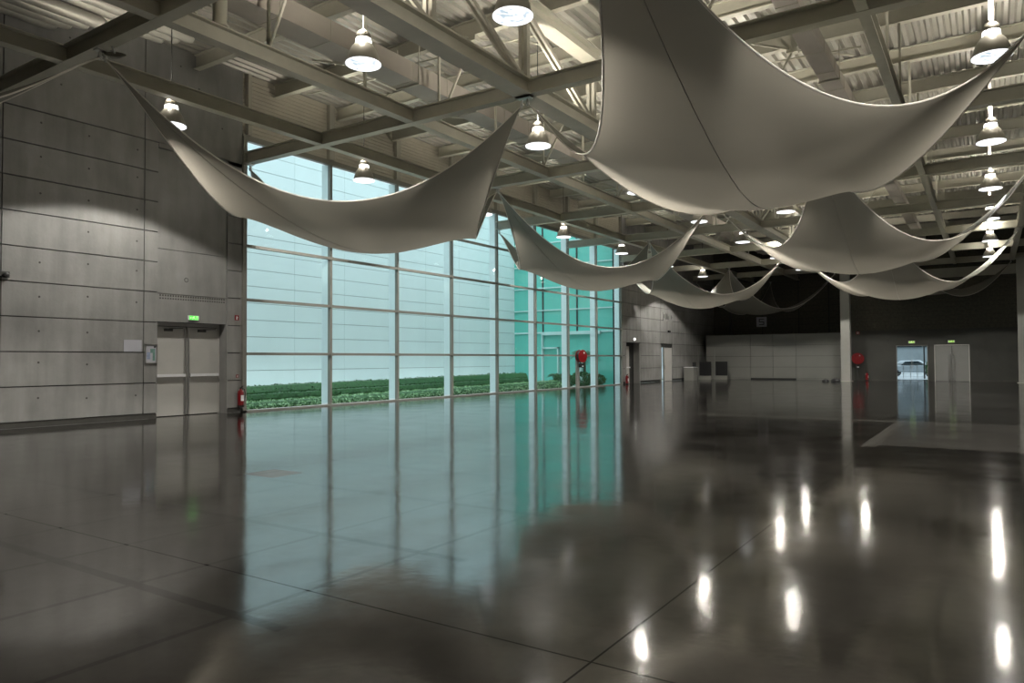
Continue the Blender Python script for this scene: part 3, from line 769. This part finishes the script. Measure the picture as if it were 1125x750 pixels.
# direction signs
b = MB(); b.box(0, .02, -.95, .95, 0, .62, CONC2)
for y, z, w, h in ((-.75, .2, .07, .28), (-.35, .12, .08, .4), (-.12, .12, .08, .4), (.1, .12, .06, .26), (.72, .2, .07, .25)): b.box(.02, .024, y-w, y+w, z, z+h, DARKMET)
for y in (-.35, -.12): b.add([(.023, y+math.cos(2*PI*k/10)*.06, .57+math.sin(2*PI*k/10)*.045) for k in range(10)], [tuple(range(10))], DARKMET)
b.add([(.024, -.9, .34), (.024, -.68, .52), (.024, -.68, .16)], [(0, 1, 2)], DARKMET); b.add([(.024, .9, .32), (.024, .68, .5), (.024, .68, .14)], [(0, 1, 2)], DARKMET)
o = b.build('direction_sign'); o.location = (0, 51.1, 4.45); tag(o, 'pale direction sign with dark pictograms high on the far concrete wall', 'sign')
b = MB(); b.box(-.42, .42, -.03, 0, 0, .82, LILAC); b.box(-.22, .22, -.034, -.03, .60, .67, DARKMET); b.box(-.22, -.14, -.034, -.03, .40, .62, DARKMET); b.box(-.22, .22, -.034, -.03, .38, .45, DARKMET); b.box(.14, .22, -.034, -.03, .18, .42, DARKMET); b.box(-.22, .22, -.034, -.03, .15, .22, DARKMET)
o = b.build('direction_sign'); o.location = (4.05, 61.94, 4.3); tag(o, 'square grey sign on the dark back wall above the partition', 'sign')
b = MB(); b.lathe([(.0, 0), (.09, 0), (.09, .05), (.05, .1), (0, .1)], SPILL, n=16, axis='x', cap=False); o = b.build('safety_light'); o.location = (0, 45.0, 2.98); tag(o, 'tiny round lit safety light above the niche in the far concrete wall', 'light')
b = MB(); b.box(0, .14, -.1, .1, 0, .14, DARKMET); b.box(.1, .2, -.04, .04, .03, .1, BLACK); o = b.build('loudspeaker'); o.location = (0, 51.2, 3.62); tag(o, 'small dark box on the far concrete wall below the direction sign', 'wall box')
b = MB(); b.box(0, .1, -.12, .12, .05, .2, DARKMET); b.lathe([(.05, .1), (.06, .26), (.04, .27)], BLACK, n=12, o=(0, 0, .1), axis='x', cap=True); o = b.build('wall_spotlight'); o.location = (0, 7.72, 3.62); tag(o, 'small dark fitting on the concrete wall at the left edge', 'wall fitting')
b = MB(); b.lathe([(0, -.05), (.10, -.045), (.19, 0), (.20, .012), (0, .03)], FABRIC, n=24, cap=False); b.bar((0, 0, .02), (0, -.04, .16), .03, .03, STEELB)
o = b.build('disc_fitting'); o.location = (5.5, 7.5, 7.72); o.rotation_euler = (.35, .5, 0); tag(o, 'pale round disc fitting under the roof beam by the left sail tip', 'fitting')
# counter with black panels in the far left corner
t = thing('reception_counter', 'low white counter block below the far concrete wall', 'counter', (.62, 54.2, 0))
bb = MB(); bb.box(-.38, .38, -.45, .45, 0, .98, PARTI); bb.build('body', t, bevel=.01); bb = MB(); bb.box(-.40, .40, -.47, .47, .98, 1.02, WHITE); bb.build('worktop', t); bb = MB(); bb.box(.05, .3, .25, .4, 1.02, 1.38, BLACK); bb.build('screen', t)
def stand(label, x, y, w):
    t = thing('display_stand', label, 'display stand', (x, y, 0))
    bb = MB(); bb.box(-w/2, w/2, -.04, .04, .30, 1.42, BLACK); bb.build('black_panel', t)
    bb = MB(); bb.box(-w/2-.12, w/2, -.12, .12, 0, .28, PARTI); bb.box(-w/2-.14, -w/2-.01, -.08, .08, .28, 1.0, PARTI); bb.build('base', t)
    for s in (-1,):
        bb = MB(); bb.box(-w/2-.10, -w/2-.06, -.02, .02, 1.0, 2.35, PARTI); bb.build('pole', t)
stand('left one of two black display panels by the white counter', 1.05, 56.4, .95)
stand('right one of two black display panels in front of the white partition', 2.1, 57.2, .95)
# black bags by the column
def bag(label, x, y, s):
    b = MB(); n = 10
    prof = [(0, 0), (.30, 0), (.34, .08), (.30, .20), (.18, .27), (0, .29)]
    b.lathe(prof, BLACK, n=14, cap=False)
    for i, v in enumerate(b.v): r = 1+.13*math.sin(3*math.atan2(v[1], v[0])+i*.13); b.v[i] = (v[0]*1.25*s*r, v[1]*.8*s*r, v[2]*s)
    b.tube([(-.18*s, 0, .24*s), (-.1*s, 0, .34*s), (.06*s, 0, .35*s), (.15*s, 0, .25*s)], .015, BLACK, n=6)
    o = b.build('bag'); o.location = (x, y, 0); tag(o, label, 'bag')
bag('smaller black bag on the floor, left of the bigger one', 10.3, 54.4, .55)
bag('bigger black bag on the floor against the grey column', 10.95, 54.5, .75)

# ------------------------------------------------------------------ outside
b = MB(); b.box(-9, -.45, 8, 70, -.35, -.12, SOIL); b.box(-1.1, -.45, 8, 43, -.12, -.02, PAVE); b.box(-60, XR+20, 58.0, 140, -.3, -.02, STREET)
b.box(-8.5, -5.7, 8, 43.2, -.12, -.06, PAVE); b.box(-.66, -.6, YN, 58, ZR, 15.5, WHITEW); b.box(-12, XR, 62.45, 62.6, ZR, 13, WHITEW)  # tall unseen parapet added above the roof to dim the courtyard building's top
struct(b, 'ground_and_added_parapet')
t = thing('courtyard_building', 'white panelled building across the planted courtyard behind the glass wall', 'building', (-8.5, 27, 0))
def cb(mb, nm): o = mb.build(nm, t, origin=tuple(t.location)); o.location = (0, 0, 0); return o
bb = MB(); bb.box(-12, -8.55, 4, 46, -.1, 15, WJOINT)
ys = [10.4, 13.7, 17.0, 20.3, 23.6, 26.9, 30.2, 33.5, 36.8, 40.1, 43.4]; zs = [-.1, .42]+[1.2+.78*k for k in range(18)]
for y0, y1 in zip(ys[:-1], ys[1:]):
    for z0, z1 in zip(zs[:-1], zs[1:]): bb.box(-8.56, -8.5, y0+.006, y1-.006, z0+.011, z1-.011, WHITEW)
cb(bb, 'panelled_wall')
t = thing('glazed_link', 'green glass link building closing the far end of the courtyard', 'building', (-4.3, 43.2, 0))
bb = MB(); bb.box(-8.5, -.62, 43.3, 43.4, -.1, 13, TEAL); cb(bb, 'glazing')
for z, h in ((3.52, .05), (5.08, .035), (6.64, .035), (8.2, .035), (9.8, .035)):
    bb = MB(); bb.box(-8.5, -.62, 43.22, 43.3, z-h, z+h, TEALF); cb(bb, 'rail')
for x in (-6.1, -3.4): bb = MB(); bb.box(x-.05, x+.05, 43.24, 43.3, 3.55, 13, DARKMET); cb(bb, 'mullion')
bb = MB(); bb.box(-6.15, -6.05, 43.1, 43.3, -.1, 3.5, TEALF); bb.box(-3.15, -3.0, 43.1, 43.3, -.1, 2.3, TEALF); bb.box(-6.15, -1.6, 43.08, 43.3, 3.34, 3.56, TEALF); bb.box(-4.9, -4.8, 43.1, 43.3, -.1, 2.5, TEALF); bb.box(-6.15, -4.8, 43.1, 43.3, 2.4, 2.5, TEALF); cb(bb, 'entrance_frame')

def hedge(label, x0, x1, y0, y1, z0, z1, n, m, lf=.05, sl=.009):
    t = thing('hedge', label, 'hedge', ((x0+x1)/2, (y0+y1)/2, z0), 'clipped hedges in the courtyard')
    mx, my = (x0+x1)/2, (y0+y1)/2
    w, l, h = (x1-x0)/2, (y1-y0)/2, z1-z0
    bb = MB()
    prof = [(-w*.9, 0), (-w*.92, h*.7), (-w*.7, h*.98), (w*.7, h*.98), (w*.92, h*.7), (w*.9, 0)]
    vs = [(p, yy, q+sl*yy*(q > 0)) for yy in (-l*.995, l*.995) for p, q in prof]; k = len(prof)
    bb.add(vs, [(i, i+1, k+i+1, k+i) for i in range(k-1)]+[tuple(range(k)), tuple(range(k, 2*k))[::-1]], LEAF); bb.build('core', t)
    # leaves scattered over the top and sides
    u = rng.uniform(0, 1, n); a = u*PI
    px = -np.cos(a)*w*np.minimum(1, 1.05)*np.sign(1); pz = h*(.12+.88*np.sin(a)**.55); py = rng.uniform(-l, l, n)
    pz += sl*py*np.clip(pz/h, 0, 1)
    pz += rng.normal(0, .015, n)+.03*np.sin(py*7)*np.cos(px*5); px += rng.normal(0, .03, n)
    ax = rng.normal(size=(n, 3)); ax /= np.linalg.norm(ax, axis=1)[:, None]
    bx = np.cross(ax, rng.normal(size=(n, 3))); bx /= np.linalg.norm(bx, axis=1)[:, None]
    P = np.stack([px, py, pz], 1); s = rng.uniform(.6, 1.3, n)[:, None]*lf
    V = np.stack([P-ax*s, P-bx*s*.5, P+ax*s, P+bx*s*.5], 1).reshape(-1, 3)
    sel = rng.uniform(size=n) < .5
    for mm, idx in ((m, np.where(sel)[0]), (LEAF, np.where(~sel)[0])):
        vs = V.reshape(n, 4, 3)[idx].reshape(-1, 3)
        bb2 = MB() if mm is m else bb2
        bb2.add(vs.tolist(), [(4*i, 4*i+1, 4*i+2, 4*i+3) for i in range(len(idx))], m if z1 < .3 else mm)
    o = bb2.build('foliage', t); o['kind'] = 'stuff'
hedge('low pale green hedge directly outside the glass wall', -2.0, -1.15, 12, 37.2, -.12, .27, 13000, LEAF2, .055)
hedge('middle dark green clipped hedge of the courtyard', -3.6, -3.0, 13, 36.5, -.12, .45, 9000, LEAF, .05)
hedge('rear dark green clipped hedge nearest the white building', -5.4, -4.3, 13, 38.5, -.12, .70, 9000, LEAF, .05)
def shrub(label, x, y, h, r, n=900):
    t = thing('shrub', label, 'shrub', (x, y, -.12))
    d = rng.normal(size=(n, 3)); d /= np.linalg.norm(d, axis=1)[:, None]
    P = d*np.array([r, r, h/2])*rng.uniform(.75, 1.0, n)[:, None]; P[:, 2] += h/2+.05
    ax = d+rng.normal(size=(n, 3))*.6; ax /= np.linalg.norm(ax, axis=1)[:, None]
    bx = np.cross(ax, rng.normal(size=(n, 3))); bx /= np.linalg.norm(bx, axis=1)[:, None]; s = rng.uniform(.06, .13, n)[:, None]
    V = np.stack([P-ax*s, P-bx*s*.35, P+ax*s, P+bx*s*.35], 1).reshape(-1, 3)
    bb = MB(); bb.add(V.tolist(), [(4*i, 4*i+1, 4*i+2, 4*i+3) for i in range(n)], LEAF); o = bb.build('foliage', t); o['kind'] = 'stuff'
    bb = MB()
    for k in range(4): a = k*1.6; bb.tube([(0, 0, 0), (math.cos(a)*r*.4, math.sin(a)*r*.4, h*.6)], [.03, .012], TRUNK, n=6)
    bb.build('stems', t)
shrub('dark shrub outside the glass wall, left of the green glass doorway', -1.7, 38.4, .85, .7)
shrub('dark rounded shrub just right of the hose reel outside the glass', -1.5, 40.3, .95, .8)
shrub('small dark shrub near the far corner of the glass wall', -1.3, 42.0, .75, .6, 600)
def palm(label, x, y, h, r, nf=16):
    t = thing('palm_tree', label, 'palm', (x, y, -.12))
    bb = MB(); bb.tube([(0, 0, 0), (.03, 0, h*.5), (0, .03, h)], [.11, .08, .09], TRUNK, n=10); bb.build('trunk', t)
    for k in range(nf):
        a = 2*PI*k/nf*2.4; el = random.uniform(.1, 1.1); bb = MB(); pts = []
        for q in range(9):
            s = q/8; rr = r*s*math.cos(el*.7)*1.05; zz = h+r*(math.sin(el)*s-.75*s*s)
            pts.append(Vector((math.cos(a)*rr, math.sin(a)*rr, zz)))
        bb.tube(pts, [.015-.0015*q for q in range(9)], PALM, n=5)
        side = Vector((-math.sin(a), math.cos(a), 0))
        for q in range(1, 24):
            s = q/24*8; i = min(7, int(s)); p = pts[i].lerp(pts[i+1], s-i); fwd = (pts[i+1]-pts[i]).normalized()
            for sg in (-1, 1):
                L = r*.42*math.sin(PI*min(1, q/24*.85+.15)); tip = p+side*sg*L+fwd*L*.4-Vector((0, 0, L*.35))
                bb.add([p-fwd*.018, p+fwd*.018, tip], [(0, 1, 2)], PALM)
        bb.build('frond', t)
palm('feathery palm seen against the green glass at the end of the courtyard', -2.0, 41.6, 2.1, 1.15)
palm('low palm in the planting behind the hose reel', -3.4, 40.6, .7, .8, 12)
# seen through the back doorway
t = thing('car', 'white car parked outside the glass doorway in the back wall', 'car', (14.2, 74, 0))
bb = MB()
pr = [(-2.1, .35), (-2.15, .75), (-1.6, .92), (-.95, 1.38), (.55, 1.42), (1.2, .98), (2.0, .85), (2.1, .4)]
for sx, w in ((0, .82),):
    vs = [(x, s*w*(1 if z < 1.1 else .82), z) for s in (-1, 1) for x, z in pr]; k = len(pr)
    bb.add(vs, [tuple(range(k)), tuple(range(k, 2*k))[::-1]]+[(i, (i+1) % k, k+(i+1) % k, k+i) for i in range(k)], CARW)
bb.build('body', t, bevel=.04)
bb = MB(); bb.add([(-.9, -.84, .98), (-.55, -.80, 1.3), (.45, -.80, 1.34), (1.0, -.84, 1.0)], [(0, 1, 2, 3)], GLASSD); bb.build('side_window', t)
for x in (-1.35, 1.3):
    for y in (-.78, .78): bb = MB(); bb.lathe([(.0, -.1), (.32, -.1), (.32, .1), (0, .1)], BLACK, n=20, o=(x, y, .3), axis='y', cap=False); bb.build('wheel', t)
shrub('bushy green shrub outside the back doorway beside the car', 16.35, 69, 1.7, .95, 1500)
t = thing('bollard', 'dark bollard outside the back doorway', 'bollard', (16.55, 63.5, -.02)); bb = MB(); bb.lathe([(.1, 0), (.1, .95), (.08, 1.0), (0, 1.0)], BLACK, n=14, cap=False); bb.build('post', t)
t = thing('street_lamp', 'dark street lamp post seen through the back doorway', 'street lamp', (15.6, 66, -.02)); bb = MB(); bb.lathe([(.06, 0), (.05, 4)], DARKMET, n=10); bb.build('post', t); bb = MB(); bb.lathe([(.0, 2.5), (.16, 2.55), (.22, 2.85), (0, 2.95)], DARKMET, n=12, cap=False); bb.build('lantern', t)
t = thing('concrete_pillar', 'white canopy pillar outside the back doorway', 'pillar', (16.55, 65.5, -.02)); bb = MB(); bb.box(-.12, .12, -.12, .12, 0, 4, CARW); bb.build('shaft', t)
t = thing('street_building', 'grey building with dark window bands across the street', 'building', (16, 95, -.02))
bb = MB(); bb.box(-16, 16, 0, 6, 0, 9, STREETW); bb.build('wall', t)
for z in (2.9, 5.6): bb = MB(); bb.box(-15, 15, -.1, 0, z, z+1.0, GLASSD); bb.build('window_band', t)
b = MB()
for k in range(24): b.box(-6+k*.5-.02, -6+k*.5+.02, -.02, .02, 0, 1.1, STEELB)
b.box(-6, 6, -.03, .03, 1.1, 1.16, STEELB); b.box(-6, 6, -.03, .03, .3, .34, STEELB)
o = b.build('railing'); o.location = (17, 67.5, -.02); tag(o, 'metal railing along the street outside the back doorway', 'railing')

# ------------------------------------------------------------------ light, camera, world
w = bpy.data.worlds.new('World'); S.world = w; w.use_nodes = True
bg = w.node_tree.nodes['Background']; bg.inputs[0].default_value = (.78, .93, 1.0, 1); bg.inputs[1].default_value = 5.6
_n = w.node_tree.nodes; _l = w.node_tree.links
_tc = _n.new('ShaderNodeTexCoord'); _sp = _n.new('ShaderNodeSeparateXYZ'); _l.new(_tc.outputs['Generated'], _sp.inputs[0])
_mr = _n.new('ShaderNodeMapRange'); _mr.inputs[1].default_value = .45; _mr.inputs[2].default_value = 1.0; _mr.inputs[3].default_value = .12; _mr.inputs[4].default_value = 1.35; _l.new(_sp.outputs[2], _mr.inputs[0])
_mx = _n.new('ShaderNodeMix'); _mx.data_type = 'RGBA'; _mx.blend_type = 'MULTIPLY'; _mx.inputs[0].default_value = 1; _mx.inputs[6].default_value = (.82, .93, 1.0, 1); _l.new(_mr.outputs[0], _mx.inputs[7]); _l.new(_mx.outputs[2], bg.inputs[0])   # overcast sky, brighter overhead

cam = bpy.data.cameras.new('camera'); co = bpy.data.objects.new('camera', cam); COL.objects.link(co); S.camera = co
F, YAW, PIT, ROL = 792.0, math.radians(33.465), math.radians(1.505), math.radians(-.316)
cam.sensor_width = 36; cam.lens = F/1125*36; cam.clip_end = 500
cy, sy = math.cos(YAW), math.sin(YAW)
fw = Vector((-sy*math.cos(PIT), cy*math.cos(PIT), math.sin(PIT))); r = Vector((cy, sy, 0)); u = r.cross(fw)
R = r*math.cos(ROL)+u*math.sin(ROL); U = -r*math.sin(ROL)+u*math.cos(ROL)
co.matrix_world = Matrix(((R.x, U.x, -fw.x, 19.89), (R.y, U.y, -fw.y, 0), (R.z, U.z, -fw.z, 1.6), (0, 0, 0, 1)))
S.view_settings.view_transform = 'Standard'; S.view_settings.look = 'None'
S.view_settings.gamma = 1; S.view_settings.use_curve_mapping = False
S.view_settings.exposure = 0.0
S.cycles.use_denoising = True
S.cycles.max_bounces = 8; S.cycles.transparent_max_bounces = 12
S.cycles.sample_clamp_indirect = 6
